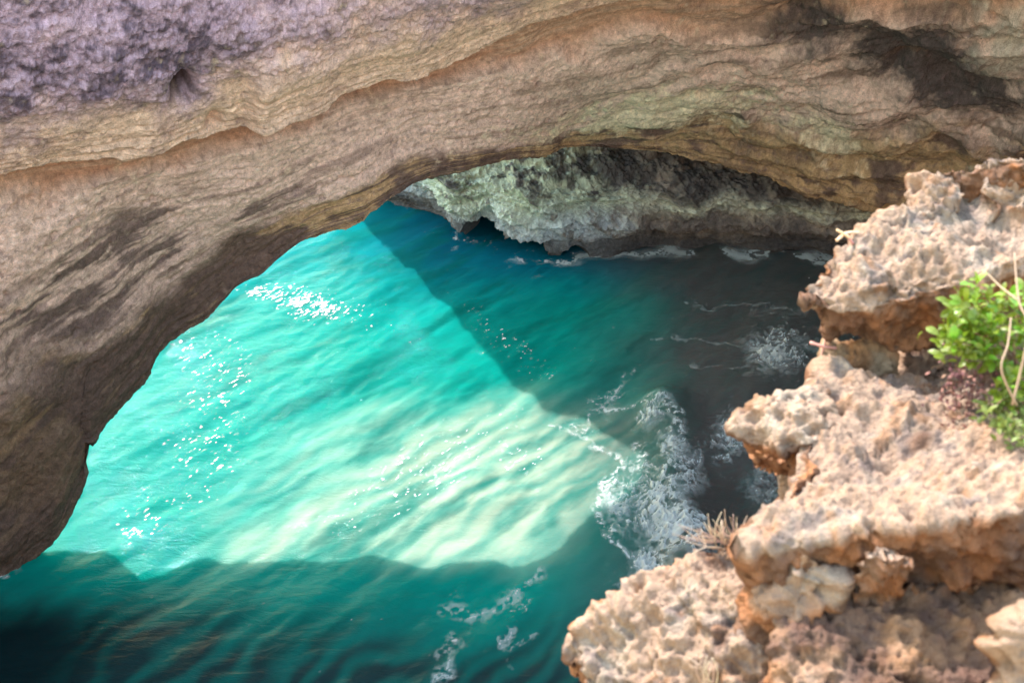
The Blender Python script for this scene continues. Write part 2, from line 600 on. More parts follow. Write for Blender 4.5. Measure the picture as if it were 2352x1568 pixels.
# light thrown up by the water, painted pale yellow-green low on the roof
bounce_tint = sstep(0.1, 0.9, 1.1 * pk(1480, 4.0, 330, 0.26) + 0.9 * pk(1560, 4.25, 200, 0.12) + 0.9 * pk(1925, 3.85, 70, 0.3) + 0.4 * n_m + 0.35 * n_f - 0.2)
c = mixc(c, (0.74, 0.73, 0.55), bounce_tint * 0.85)
fleck = sstep(0.5, 0.85, fbm(Bs * 10.0, 3, 97, 0.7) + 0.25 * n_l) * (0.75 - 0.3 * b_orng)
c = mixc(c, (0.17, 0.13, 0.145), fleck * 0.6)
c = mixc(c, (0.50, 0.50, 0.44), sstep(0.3, 0.8, np.exp(-((Px - 2330) / 110) ** 2 - ((Rv - 4.85) / 0.4) ** 2) + 0.3 * n_m) * 0.8)
hole = np.clip(pk(412, 6.97, 24, 0.11) * 1.6 - 0.4, 0, 1)  # shade inside the pocket, painted near black
c = mixc(c, (0.04, 0.035, 0.035), hole)
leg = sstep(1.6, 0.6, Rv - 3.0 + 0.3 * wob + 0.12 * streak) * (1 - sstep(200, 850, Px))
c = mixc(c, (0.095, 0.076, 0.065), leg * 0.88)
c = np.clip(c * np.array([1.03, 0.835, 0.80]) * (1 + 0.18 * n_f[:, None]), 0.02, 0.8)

arch = empty('cave_arch', (0, 0, 0), kind='structure', label='banded limestone arch spanning the turquoise sea opening, its foot in the water at left')
beds = [('rock_layer', 0, 4.0, 'dark brown undercut bed along the lip of the arch'),
        ('rock_layer', 4.0, 5.0, 'broad pale rough bed above the dark lip'),
        ('rock_layer', 5.0, 6.0, 'narrow smooth orange-brown bed'),
        ('rock_layer', 6.0, 7.0, 'cream bulging bed with a dark step and pocket'),
        ('rock_layer', 7.0, 99, 'coarse purple-grey weathered bed at the top')]
frow = np.repeat(np.arange(nv - 1)[None, :], nu - 1, 0).ravel()
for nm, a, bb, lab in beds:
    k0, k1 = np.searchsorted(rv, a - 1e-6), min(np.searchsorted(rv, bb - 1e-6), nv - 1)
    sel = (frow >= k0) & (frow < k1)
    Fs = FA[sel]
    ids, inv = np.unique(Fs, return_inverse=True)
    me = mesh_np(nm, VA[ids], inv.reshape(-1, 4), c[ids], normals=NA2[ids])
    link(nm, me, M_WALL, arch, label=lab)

# ------------------------------------------------------------------ the inner wall and headland under the roof
base_px = [(-500, None)]
baseB = np.array([
    (-6.5, 52.0), (-8.2, 45.0), (-7.7, 39.0), (-6.7, 35.6), (-4.9, 34.8), (-3.2, 33.6), (-1.95, 31.9), (-0.9, 31.9), (0.2, 31.2), (1.6, 30.8), (3.4, 30.9), (5.4, 31.2), (8.0, 31.3),
    (11.0, 31.0), (14.0, 30.4), (17.5, 28.5), (21.0, 24.0), (23.5, 17.0), (24.5, 8.0), (24, -2)], float)
nb = len(baseB)
tan = np.gradient(baseB, axis=0)
inn = np.stack([-tan[:, 1], tan[:, 0]], 1) * 1.0
inn = np.stack([tan[:, 1], -tan[:, 0]], 1)
inn /= np.linalg.norm(inn, axis=1, keepdims=True)       # towards the cave (clockwise walk): right-hand side
prof = [(-1.5, 0.0), (0.0, 0.0), (0.5, 0.05), (1.2, 0.35), (2.0, 0.45), (2.7, 0.15), (3.4, -0.8), (4.4, -1.6), (6.5, -1.2), (10.0, 0.6), (14.0, 0.5), (14.6, -3.0), (13.5, -12.0), (-1.0, -13.0)]
ctrlB = np.zeros((nb, len(prof), 3))
for i in range(nb):
    seaward = 1.0 if i < 5 else 0.0
    for k, (z, o) in enumerate(prof):
        oo = o * (1 - seaward) + seaward * (0.2 if k < 11 else o)
        ctrlB[i, k] = (baseB[i, 0] + inn[i, 0] * oo, baseB[i, 1] + inn[i, 1] * oo, z)
cb = np.concatenate([np.linspace(0, 3, 50, endpoint=False), np.linspace(3, 15, 800, endpoint=False), np.linspace(15, nb - 1, 100)])
rb = np.concatenate([np.linspace(0, 1, 14, endpoint=False), np.linspace(1, 7, 230, endpoint=False), np.linspace(7, 13, 70)])
VB = cr(np.ascontiguousarray(cr(ctrlB, cb).transpose(1, 0, 2)), rb).transpose(1, 0, 2)
mu, mv = VB.shape[:2]
VB = VB.reshape(-1, 3)
FB = grid_faces(mu, mv)
NB = vert_normals(VB, FB)
j = (mu // 2) * mv + mv // 2
if NB[j] @ (np.array([0, 0, CAM_H]) - VB[j]) < 0:
    FB = FB[:, ::-1]
    NB = -NB
Rb = np.repeat(rb[None, :], mu, 0).ravel()
Cb = np.repeat(cb[:, None], mv, 1).ravel()
B0 = VB.copy()
wob = fbm(B0 * 0.5, 4, 103)
med = fbm(B0 * 1.2, 5, 151, 0.55)
fine = fbm(B0 * np.array([4.0, 4.0, 5.0]), 5, 161, 0.6)
# grooves running down the headland from upper left to lower right
gr = fbm(np.stack([(B0[:, 0] + B0[:, 2] * 1.2) * 2.2, B0[:, 2] * 0.6 - B0[:, 0] * 0.25, B0[:, 1] * 0.3], 1), 5, 171, 0.6)
rid = ridged(B0 * 2.2 + 0.3 * med[:, None], 4, 181)
strata = fbm(np.stack([B0[:, 0] * 0.25, B0[:, 1] * 0.1, B0[:, 2] * 3.2 + wob * 0.8], 1), 4, 191)
zz = B0[:, 2]
calm = 0.35 + 0.65 * sstep(0.2, 1.4, zz)
d = 0.3 * fbm(B0 * 0.33, 3, 141) + calm * (0.13 * med + 0.10 * fine + 0.16 * gr + 0.12 * (rid - 0.5)) + 0.22 * strata + 0.035 * fbm(B0 * 14, 3, 165, 0.65)
# sea caves at the foot
xx, zz = B0[:, 0], B0[:, 2]
def cavern(x0, w, h, dep):
    g = np.clip(1 - ((xx - x0) / w) ** 2 - (np.maximum(zz, 0) / h) ** 2, 0, 1)
    return dep * np.sqrt(g)
front = sstep(5.2, 6.0, Cb)
d -= front * (cavern(-1.05, 0.9, 1.0, 2.6) + cavern(0.55, 0.8, 0.75, 2.0) + cavern(2.3, 0.5, 0.5, 0.8) + cavern(-4.0, 0.9, 0.9, 1.6))
d *= sstep(-1.6, -0.6, zz) 
VB = VB + NB * d[:, None]
NB2 = vert_normals(VB, FB)
n_l = fbm(B0 * 0.6, 4, 201)
n_m = fbm(B0 * 2.4, 4, 211)
n_f = fbm(B0 * 7, 3, 221)
left = 1 - sstep(1.5, 6.0, B0[:, 0] + 0.5 * n_l)
mott = sstep(-0.1, 0.75, n_m * 0.5 + gr * 0.7 + 0.4 * n_f)
hi = sstep(0.9, 2.3, zz + 0.5 * n_l)
cB = mixc(mixc((0.50, 0.56, 0.60), (0.56, 0.62, 0.48), hi), (0.19, 0.175, 0.165), mott)  # bluish foot and greenish upper rock: bounce from the lit water, painted in
rgt = (1 - left)
arc = np.exp(-((zz - (2.25 - 0.045 * (B0[:, 0] - 3)) + 0.25 * wob) / 0.33) ** 2)
brown = mixc((0.27, 0.215, 0.175), (0.17, 0.14, 0.125), sstep(-0.5, 0.5, n_l + 0.6 * strata))
brown = mixc(brown, (0.56, 0.56, 0.44), np.clip(arc * (0.9 + 0.4 * n_m), 0, 1))
cB = mixc(cB, brown, np.clip(rgt * 1.15 + 0.25 * n_l * rgt, 0, 1))
cB = mixc(cB, (0.075, 0.066, 0.066), sstep(-0.15, 0.5, n_m * 0.6 + n_f * 0.3 + strata * 0.4 + 0.15 + n_l * 0.3) * sstep(2.2, 2.7, zz + 0.4 * wob) * 0.9)  # shade of the recess under the roof lip, painted dark
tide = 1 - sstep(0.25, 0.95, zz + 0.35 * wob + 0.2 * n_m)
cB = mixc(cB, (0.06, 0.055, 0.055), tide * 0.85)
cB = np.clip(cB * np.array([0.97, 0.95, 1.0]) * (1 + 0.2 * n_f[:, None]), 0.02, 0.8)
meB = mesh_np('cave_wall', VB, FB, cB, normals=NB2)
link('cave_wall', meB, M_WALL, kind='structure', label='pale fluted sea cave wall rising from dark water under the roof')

# ------------------------------------------------------------------ the near side of the cave: beach, wall below the rim, clifftop
def sheet(name, P, mat, colr, seed, amp, **props):
    n, m_ = P.shape[:2]
    V = P.reshape(-1, 3)
    Fq = grid_faces(n, m_)
    Nn = vert_normals(V, Fq)
    V = V + Nn * (amp * fbm(V * 0.6, 5, seed))[:, None]
    cc = np.asarray(colr, np.float32)[None] * (1 + 0.25 * fbm(V * 1.2, 4, seed + 3))[:, None]
    return link(name, mesh_np(name, V, Fq, np.clip(cc, 0.02, 0.8)), mat, **props)


base_n = np.array([(24, -2), (20, -7), (12, -9), (4, -8.5), (-4, -8.5), (-12, -7), (-20, -2), (-26, 4)], float)
prof_n = [(-1, 0.0), (1, 0.0), (4, -0.5), (8, -0.2), (12, 1.6), (15, 4.5), (16.6, 7.0)]
tn = np.gradient(base_n, axis=0)
inn_n = np.stack([tn[:, 1], -tn[:, 0]], 1)
inn_n /= np.linalg.norm(inn_n, axis=1, keepdims=True)
cn = np.array([[(b[0] + i_[0] * o, b[1] + i_[1] * o, z) for z, o in prof_n] for b, i_ in zip(base_n, inn_n)])
Pn = cr(np.ascontiguousarray(cr(cn, np.linspace(0, len(base_n) - 1, 120)).transpose(1, 0, 2)), np.linspace(0, len(prof_n) - 1, 60)).transpose(1, 0, 2)
sheet('cave_wall', Pn, M_WALL, (0.55, 0.45, 0.37), 301, 0.4, kind='structure', label='near limestone wall of the cave beneath the rim')
gx, gy = np.meshgrid(np.linspace(-27, 26, 120), np.linspace(-12, 10.5, 60), indexing='ij')
Pbch = np.stack([gx, gy, 0.9 - 0.11 * (gy + 4) - 0.9 * sstep(4, 10, gy)], -1)
sheet('beach', Pbch, M_TOP, (0.58, 0.49, 0.39), 311, 0.08, kind='structure', label='sand beach on the cave floor')

# ------------------------------------------------------------------ the sea
CR = math.radians(43)                                     # direction of the wave crests on the water
EX, EY = math.cos(CR), math.sin(CR)


def px_of(x, y, z=0.0):
    """where a point of the place falls in the photograph (used only to read its layout)"""
    dz = z - CAM_H
    d = y * CP - dz * SP
    return 1176 + F * x / d, 784 - F * (y * SP + dz * CP) / d


def G(px, py, z=0.0):
    p = at_z(np.array(float(px)), np.array(float(py)), z)
    return p[0], p[1]


def seg_dist(x, y, pts):
    best = np.full(x.shape, 1e9, np.float32)
    for (ax, ay), (bx, by) in zip(pts[:-1], pts[1:]):
        dx, dy = bx - ax, by - ay
        t = np.clip(((x - ax) * dx + (y - ay) * dy) / (dx * dx + dy * dy + 1e-9), 0, 1)
        best = np.minimum(best, np.hypot(x - ax - t * dx, y - ay - t * dy))
    return best


CREST = [G(*p) for p in ((1525, 930), (1548, 1000), (1535, 1080), (1560, 1160), (1590, 1260), (1560, 1400))]


def water_z(x, y):
    near = np.exp(-((x / 24) ** 2 + ((y - 22) / 24) ** 2))
    q = x * EX + y * EY
    p = -x * EY + y * EX
    P1 = np.stack([p * 0.75, q * 0.24, np.zeros_like(p)], 1)
    P2 = np.stack([p * 1.9 + 0.4, q * 0.75, np.full_like(p, 4.0)], 1)
    P3 = np.stack([p * 4.2, q * 2.0, np.full_like(p, 9.0)], 1)
    z = 0.10 * vnoise(P1, 401) + 0.032 * fbm(P2, 2, 411) + 0.016 * fbm(P3, 3, 421)
    dc = seg_dist(x, y, CREST)
    z = z + 0.55 * np.exp(-(dc / 0.75) ** 2) * sstep(14.5, 16.0, y)
    return z * np.maximum(near, 0.15)


fx = np.arange(-17, 16.5, 0.075)
fy = np.arange(11.5, 39, 0.075)
gro = 1.32 ** np.arange(1, 31) * 0.1
xs = np.concatenate([(fx[0] - np.cumsum(gro))[::-1], fx, fx[-1] + np.cumsum(gro)])
ys = np.concatenate([(fy[0] - np.cumsum(gro[:16]))[::-1], fy, fy[-1] + np.cumsum(gro)])
X, Y = np.meshgrid(xs, ys, indexing='ij')
X, Y = X.ravel(), Y.ravel()
VW = np.stack([X, Y, water_z(X, Y)], 1)
nx_, ny_ = len(xs), len(ys)
FW = grid_faces(nx_, ny_)


def bed_color(x, y):
    """what the water shows of its bed and depth: pale sand shallows, turquoise, deep blue, brown wet sand, plus painted cave shade"""
    q = x * EX + y * EY
    p = -x * EY + y * EX
    n1 = fbm(np.stack([x * 0.22, y * 0.22, np.zeros_like(x)], 1), 3, 431)
    dune = fbm(np.stack([p * 0.95, q * 0.22, np.zeros_like(x)], 1), 4, 441, 0.55)
    dune2 = fbm(np.stack([p * 2.6, q * 0.8, np.full_like(x, 3.0)], 1), 4, 445, 0.6)
    turq = np.array([0.001, 0.185, 0.158])
    cc = np.repeat(turq[None].astype(np.float32), len(x), 0)
    deep = sstep(24, 34, y + 1.5 * n1)
    cc = mixc(cc, (0.001, 0.18, 0.19), deep)
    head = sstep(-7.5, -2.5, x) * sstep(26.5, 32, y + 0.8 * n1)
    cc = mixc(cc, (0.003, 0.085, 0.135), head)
    r = np.sqrt(((x - 1.0) / 8.0) ** 2 + ((y - 18.4) / 4.9) ** 2)
    along = np.clip(1 - np.abs(y - 16.4 - 0.02 * x) / 2.6, 0, 1) * sstep(-12.5, -5, x)
    ripple = np.sin(p * 2 * math.pi / 0.72 + 4.0 * fbm(np.stack([x * 0.55, y * 0.55, np.zeros_like(x)], 1), 3, 448) + 1.2 * dune)
    base_s = sstep(0.0, 0.75, 1.12 - r + 0.30 * along + 0.16 * n1 + 0.10 * dune)
    sand = np.clip(base_s * (0.74 + 0.30 * ripple + 0.14 * dune + 0.16 * dune2), 0, 1)
    sand = sand * (1 - sstep(-0.2, 1.5, x - 0.9 - 0.55 * (y - 17.2) + 0.35 * n1)) * sstep(15.9, 17.1, y + 0.35 * dune)  # sand tone trimmed to the sunlit patch, painting in its shadow edge
    cc = mixc(cc, (0.245, 0.335, 0.265), sand)
    cc = mixc(cc, (0.002, 0.11, 0.096), np.clip(sstep(0.15, 0.8, -dune * 0.8 - dune2 * 0.35), 0, 1) * 0.55)
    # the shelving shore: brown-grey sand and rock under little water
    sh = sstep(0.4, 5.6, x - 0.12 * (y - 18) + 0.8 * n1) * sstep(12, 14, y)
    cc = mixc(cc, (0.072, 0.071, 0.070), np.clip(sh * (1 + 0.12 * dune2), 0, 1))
    shade_near = sstep(16.2, 13.4, y + 0.06 * (x + 3) + 0.5 * n1 + 0.5 * dune)  # cave shade over the nearer water, painted as a darker tone
    cc = mixc(cc, (0.012, 0.034, 0.038), np.clip(shade_near * (0.85 + 0.22 * ripple + 0.15 * dune), 0, 1))
    shade_foot = sstep(-8.0, -11.5, x + 0.3 * n1) * sstep(15.6, 14.2, y + 0.3 * n1)  # rock shade and dark reflection by the arch foot, painted near black
    cc = mixc(cc, (0.004, 0.014, 0.017), shade_foot)
    wet = np.exp(-(((x - 5.6) / 1.3) ** 2 + ((y - 18.5) / 1.4) ** 2))
    cc = mixc(cc, (0.055, 0.05, 0.047), 0.8 * sstep(0.2, 0.8, wet + 0.15 * dune2))
    return np.clip(cc * (1 + 0.10 * dune2[:, None]), 0.002, 0.9)


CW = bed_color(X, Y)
# closed body of water: skirt and bottom under the surface
loop = np.concatenate([np.arange(nx_) * ny_, (nx_ - 1) * ny_ + np.arange(1, ny_), (np.arange(nx_ - 2, -1, -1)) * ny_ + ny_ - 1, np.arange(ny_ - 2, 0, -1)])
low = VW[loop].copy()
low[:, 2] = -25.0
n0 = len(VW)
li = n0 + np.arange(len(loop))
skirt = np.stack([loop, np.roll(loop, -1), np.roll(li, -1), li], 1)[:, ::-1]
cen = np.array([[VW[:, 0].mean(), VW[:, 1].mean(), -25.0]])
ci = n0 + len(loop)
fan = np.stack([li[::2], np.roll(li, -1)[::2], np.roll(li, -2)[::2], np.full(len(li[::2]), ci)], 1)
VWc = np.concatenate([VW, low, cen])
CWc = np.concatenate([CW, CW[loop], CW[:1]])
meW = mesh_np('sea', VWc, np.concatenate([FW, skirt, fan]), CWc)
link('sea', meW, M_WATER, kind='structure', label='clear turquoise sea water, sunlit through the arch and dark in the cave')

# foam and painted sun glints: a thin broken sheet lying on the water
xs2 = np.arange(-13, 13.5, 0.03)
ys2 = np.arange(12.6, 35.5, 0.034)
X2, Y2 = np.meshgrid(xs2, ys2, indexing='ij')
shape2 = X2.shape
X2, Y2 = X2.ravel().astype(np.float32), Y2.ravel().astype(np.float32)
PXf, PYf = px_of(X2, Y2)


def blob(cx, cy, sx, sy, rot=0.0):
    a = math.radians(rot)
    dx, dy = PXf - cx, PYf - cy
    u, v = dx * math.cos(a) + dy * math.sin(a), -dx * math.sin(a) + dy * math.cos(a)
    return np.exp(-(u / sx) ** 2 - (v / sy) ** 2).astype(np.float32)


Pf = np.stack([X2, Y2, np.zeros_like(X2)], 1)
w1 = fbm(Pf * 1.1, 3, 501)
w2 = fbm(Pf * 1.1 + 7.7, 3, 511)
Pw = Pf + 0.35 * np.stack([w1, w2, 0 * w1], 1)
lace = 1 - np.abs(fbm(Pw * 1.5, 4, 521, 0.55)) * 1.5          # thin winding lines
lace2 = 1 - np.abs(fbm(Pw * 5.2 + 0.5 * vnoise(Pf * 3.1, 533)[:, None], 4, 531, 0.6)) * 1.5
fineN = fbm(Pf * 9.0, 3, 541, 0.6)
q2, p2 = X2 * EX + Y2 * EY, -X2 * EY + Y2 * EX
strk = fbm(np.stack([p2 * 8.0, q2 * 2.2, np.zeros_like(p2)], 1), 4, 551, 0.6)
patch = fbm(Pf * 0.45, 3, 561)
strk2 = fbm(np.stack([p2 * 17.0, q2 * 8.0, np.ones_like(p2)], 1), 2, 555, 0.7)
# dense surf
surf = np.maximum.reduce([
    0.80 * blob(1500, 965, 58, 38), 0.75 * blob(1420, 1150, 42, 95, -12), 0.85 * blob(1505, 1150, 75, 110),
    1.0 * blob(1550, 1235, 70, 65), 0.65 * blob(1575, 1110, 50, 90, 20), 0.8 * blob(1590, 1250, 60, 60), 0.6 * blob(1540, 1060, 50, 80),
    0.66 * blob(1680, 1000, 52, 85, 35), 0.5 * blob(1660, 1050, 45, 45), 0.7 * blob(1800, 800, 90, 65), 0.45 * blob(1760, 1120, 60, 60), 0.9 * blob(1490, 1300, 60, 45)])
thin = np.maximum.reduce([
    0.9 * blob(1390, 920, 90, 40, -20), 0.8 * blob(1330, 985, 75, 30, 25), 0.7 * blob(1190, 1400, 110, 40, -20), 0.5 * blob(1040, 1510, 50, 60),
    0.6 * blob(960, 525, 110, 32, 18), 0.5 * blob(1120, 590, 120, 25, 12), 0.55 * blob(1200, 1065, 70, 50), 0.6 * blob(1420, 1340, 120, 60),
    0.60 * blob(1600, 700, 260, 90), 0.55 * blob(1750, 640, 200, 40), 0.5 * blob(1500, 860, 150, 60), 0.8 * surf])
white = np.maximum(blob(700, 695, 150, 38, 14), 0.85 * blob(600, 668, 60, 26))
Xw, Yw = X2 + 0.30 * w1 + 0.06 * fineN, Y2 + 0.30 * w2 + 0.06 * lace2


def wisp(pts, w):
    """a foam line along points of the photograph, its width breathing"""
    dd = seg_dist(Xw, Yw, [G(*p) for p in pts])
    return np.exp(-(dd / (w * (0.6 + 0.8 * sstep(-0.5, 0.6, w1 - w2)))) ** 2)


lines = np.maximum.reduce([
    0.55 * wisp(((1240, 985), (1320, 1000), (1400, 1050), (1440, 1095), (1475, 1160)), 0.10), 0.9 * wisp(((1390, 925), (1450, 935), (1525, 935), (1552, 985), (1556, 1060)), 0.13),
    0.9 * wisp(((1400, 1080), (1380, 1140), (1376, 1190), (1400, 1235), (1425, 1255)), 0.12), 0.5 * wisp(((1040, 1412), (1120, 1395), (1185, 1372), (1240, 1325)), 0.12),
    0.6 * wisp(((1340, 985), (1365, 930), (1420, 895), (1440, 850)), 0.10), 0.6 * wisp(((1010, 1560), (1020, 1500), (1060, 1475)), 0.10), 0.5 * wisp(((1150, 1440), (1190, 1480), (1230, 1450)), 0.08),
    0.35 * wisp(((1560, 690), (1640, 705), (1760, 690), (1850, 720)), 0.07), 0.3 * wisp(((1500, 780), (1600, 770), (1700, 790)), 0.06), 0.3 * wisp(((1600, 830), (1680, 845), (1760, 840)), 0.06),
    0.9 * wisp(((1540, 1060), (1530, 1130), (1560, 1190), (1600, 1215)), 0.16), 0.7 * wisp(((1470, 1020), (1490, 1090), (1480, 1170), (1500, 1240)), 0.14)])
lines = lines * sstep(-0.5, 0.5, fineN + 0.9 * (lace2 - 0.4) + 0.3 * w2)
# wash lapping at the foot of the rocks
shore = seg_dist(Xw, Yw, [tuple(b_) for b_ in baseB[3:17] + inn[3:17] * 0.25])
lap = 0.55 * np.exp(-(shore / 0.28) ** 2) * sstep(-0.2, 0.5, w1 + 0.5 * fineN)
foot = seg_dist(Xw, Yw, [G(-60, 1345), G(20, 1318), G(40, 1300)])
lap = np.maximum(lap, 0.7 * np.exp(-(foot / 0.25) ** 2) * sstep(-0.3, 0.4, w2 + 0.5 * fineN))
c_surf = sstep(0.55, 1.15, surf * 0.95 + 0.55 * (lace2 - 0.35) + 0.30 * (lace - 0.4) + 0.10 * fineN)
c_thin = sstep(0.86, 1.02, lace * 0.62 + thin * 0.42 + 0.08 * fineN) * sstep(0.12, 0.4, thin + 0.15 * w1)
c_thin = np.maximum(c_thin, 0.8 * sstep(0.84, 1.02, lace2 * 0.58 + thin * 0.48 + 0.10 * fineN) * sstep(0.3, 0.6, thin + 0.1 * w2))
c_white = sstep(0.66, 0.95, white * 0.74 + 0.34 * strk2 + 0.22 * strk + 0.18 * (lace2 - 0.5) + 0.12 * fineN)  # foam and painted sun sparkle together
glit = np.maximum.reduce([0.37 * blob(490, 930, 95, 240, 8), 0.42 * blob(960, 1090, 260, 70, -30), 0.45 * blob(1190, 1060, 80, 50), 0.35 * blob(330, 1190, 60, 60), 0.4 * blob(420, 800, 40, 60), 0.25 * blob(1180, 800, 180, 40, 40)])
sun_glint = sstep(1.12, 1.26, strk2 + 1.12 * glit + 0.12 * fineN) * 0.95 * sstep(0.08, 0.28, glit + 0.08 * patch) * (0.15 + 0.85 * sstep(-0.35, 0.6, vnoise(Pf * 5.0, 557)))  # glints of the sun, drawn as white flecks in the foam sheet
veil = 0.46 * sstep(0.2, 0.85, surf + 0.22 * w1 + 0.15 * (lace2 - 0.4)) * sstep(-0.9, 0.4, fineN + w2)
cover = np.clip(np.maximum.reduce([veil, c_surf * 0.55, c_thin * 0.5, lines * 0.6, lap, c_white, sun_glint]), 0, 1)
grid_f = grid_faces(*shape2)
keep = cover[grid_f].max(1) > 0.04
FF = grid_f[keep]
ids, inv = np.unique(FF, return_inverse=True)
x_, y_ = X2[ids], Y2[ids]
zf = water_z(x_, y_) + 0.022 + c_surf[ids] * (0.10 * np.maximum(fineN[ids], 0) + 0.12 * np.maximum(lace2[ids] - 0.4, 0) + 0.16 * np.maximum(fbm(Pf[ids] * 2.2, 3, 571), 0))
meF = mesh_np('sea_foam_glints', np.stack([x_, y_, zf], 1), inv.reshape(-1, 4), attrs={'cover': cover[ids]})
link('sea_foam_glints', meF, M_FOAM_GLINT, kind='stuff', label='white foam and surf broken over the water near the rocks, with painted sun glints')

# ------------------------------------------------------------------ foreground rocks on the rim
def T(px, py, zr):
    return at_z(np.array(float(px)), np.array(float(py)), CAM_H + zr)


def hull_mesh(groups):
    me = bpy.data.meshes.new('hull')
    bm = bmesh.new()
    for pts in groups:
        vs = [bm.verts.new(tuple(p)) for p in pts]
        r = bmesh.ops.convex_hull(bm, input=vs)
        junk = [g for g in r['geom_interior'] if isinstance(g, bmesh.types.BMVert)] + [g for g in r['geom_unused'] if isinstance(g, bmesh.types.BMVert)]
        if junk:
            bmesh.ops.delete(bm, geom=list(set(junk)), context='VERTS')
    bm.to_mesh(me)
    bm.free()
    return me


def remeshed(groups, voxel):
    me = hull_mesh(groups)
    o = bpy.data.objects.new('hull', me)
    COL.objects.link(o)
    md = o.modifiers.new('r', 'REMESH')
    md.mode = 'VOXEL'
    md.voxel_size = voxel
    sm = o.modifiers.new('s', 'SMOOTH')
    sm.factor = 0.5
    sm.iterations = 5
    ev = o.evaluated_get(bpy.context.evaluated_depsgraph_get())
    m2 = ev.to_mesh()
    V = np.empty(len(m2.vertices) * 3, np.float32)
    m2.vertices.foreach_get('co', V)
    Fq = np.empty(len(m2.loops), np.int32)
    m2.loops.foreach_get('vertex_index', Fq)
    ev.to_mesh_clear()
    bpy.data.objects.remove(o)
    bpy.data.meshes.remove(me)
    return V.reshape(-1, 3).astype(np.float64), Fq.reshape(-1, 4)


def down(pts, dz, dx=0.0, dy=0.0):
    return [np.array(p) + np.array([dx, dy, -dz]) for p in pts]


CREAM, GREY, ORANGE, BROWN = (0.37, 0.245, 0.175), (0.13, 0.095, 0.09), (0.32, 0.125, 0.05), (0.155, 0.072, 0.042)


def rock(name, groups, seed, orange=0.3, dark=0.3, voxel=0.0065, amp=1.0, warm=None, **props):
    V, Fq = remeshed(groups, voxel)
    N0 = vert_normals(V, Fq)
    P = V * 1.0
    w = fbm(P * 5, 3, seed + 1)
    big = fbm(P * 3.2, 3, seed)
    ridge = ridged(P * 7 + 0.25 * w[:, None], 3, seed + 3)
    midn = fbm(P * 14, 4, seed + 5, 0.6)
    Pq = P + 0.010 * np.stack([midn, w, -midn], 1)
    wa = worley(Pq * 17, seed + 7)
    wb = worley(Pq * 42, seed + 8)
    size = 0.5 + 0.5 * sstep(-0.6, 0.6, w)
    pit = sstep(0.44, 0.1, wa) * size * sstep(-0.5, 0.4, big + 0.5 * midn)
    pit2 = sstep(0.42, 0.12, wb) * (0.4 + 0.6 * sstep(-0.2, 0.6, midn))
    fin = fbm(P * 55, 3, seed + 9, 0.6)
    cr_ = sstep(0.92, 1.02, ridged(P * 3.3 + 0.5 * w[:, None] * 0.4, 2, seed + 11))
    fa = facets(P * 5.5 + 0.28 * np.stack([w, midn, big], 1), seed + 13)
    fb = facets(P * 15 + 0.30 * np.stack([midn, w, -midn], 1), seed + 14)
    d = amp * (0.052 * big + 0.026 * fa + 0.013 * fb + 0.026 * (ridge - 0.5) + 0.024 * midn - 0.039 * pit - 0.017 * pit2 + 0.007 * fin - 0.022 * cr_)
    V = V + N0 * d[:, None]
    nl = fbm(P * 3.0, 4, seed + 21)
    nm = fbm(P * 11, 4, seed + 23)
    nf = fbm(P * 40, 2, seed + 25)
    cc = mixc(CREAM, (0.43, 0.325, 0.25), sstep(-0.1, 0.8, nm))
    cc = mixc(cc, GREY, sstep(0.0, 0.6, nm * 0.6 + 0.5 * nl + 0.45 * nf - 0.10 + 0.25 * (dark - 0.3)) * 0.75)
    cc = mixc(cc, (0.30, 0.155, 0.085), sstep(0.35, 0.9, fbm(P * 22, 3, seed + 27) + 0.35 * nl) * 0.75)
    under = sstep(0.50, -0.15, N0[:, 2] + 0.25 * nl)        # rust stain, and brown painted as shade on fronts and undersides
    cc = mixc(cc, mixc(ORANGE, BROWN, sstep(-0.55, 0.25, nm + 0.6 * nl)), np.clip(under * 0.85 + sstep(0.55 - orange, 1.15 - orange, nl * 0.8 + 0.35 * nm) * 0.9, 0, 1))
    if warm is not None:
        cc = warm(V, cc, nl, nm)
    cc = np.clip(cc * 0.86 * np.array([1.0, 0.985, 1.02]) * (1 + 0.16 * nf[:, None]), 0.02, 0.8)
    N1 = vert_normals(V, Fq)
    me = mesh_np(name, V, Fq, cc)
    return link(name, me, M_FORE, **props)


# upper overhanging slab
top = [T(1824, 694, -1.745), T(1868, 640, -1.72), T(1930, 565, -1.70), T(2022, 505, -1.67), T(2085, 465, -1.65), T(3400, 330, -1.50)]
fr = [T(1930, 722, -1.755), T(2000, 716, -1.74), T(2100, 690, -1.70), T(2230, 642, -1.64), T(2352, 590, -1.58), T(3400, 480, -1.47)]
bot = [T(1880, 735, -1.83), T(2005, 785, -1.91), T(2060, 815, -1.94), T(2140, 795, -1.94), T(2250, 740, -1.92), T(3400, 650, -1.86)]
slab1 = top + fr + bot + down(top, 0.16, 0.16, 0.06)
top2 = [T(2075, 470, -1.66), T(2090, 435, -1.62), T(2140, 398, -1.58), T(2185, 378, -1.56), T(2225, 385, -1.56), T(2215, 470, -1.60), T(2130, 520, -1.65)]
slab2 = top2 + down(top2, 0.2, 0.03, -0.05)
top3 = [T(2225, 382, -1.55), T(2260, 350, -1.49), T(2330, 332, -1.46), T(2440, 325, -1.44), T(2440, 470, -1.54), T(2260, 480, -1.60)]
slab3 = top3 + down(top3, 0.2, 0.03, -0.05)
rock('boulder', [slab1, slab2, slab3], 600, 0.16, 0.3, kind='thing', category='rock',
     label='big sunlit cream boulder slab overhanging the green bush, topmost of the rim rocks')

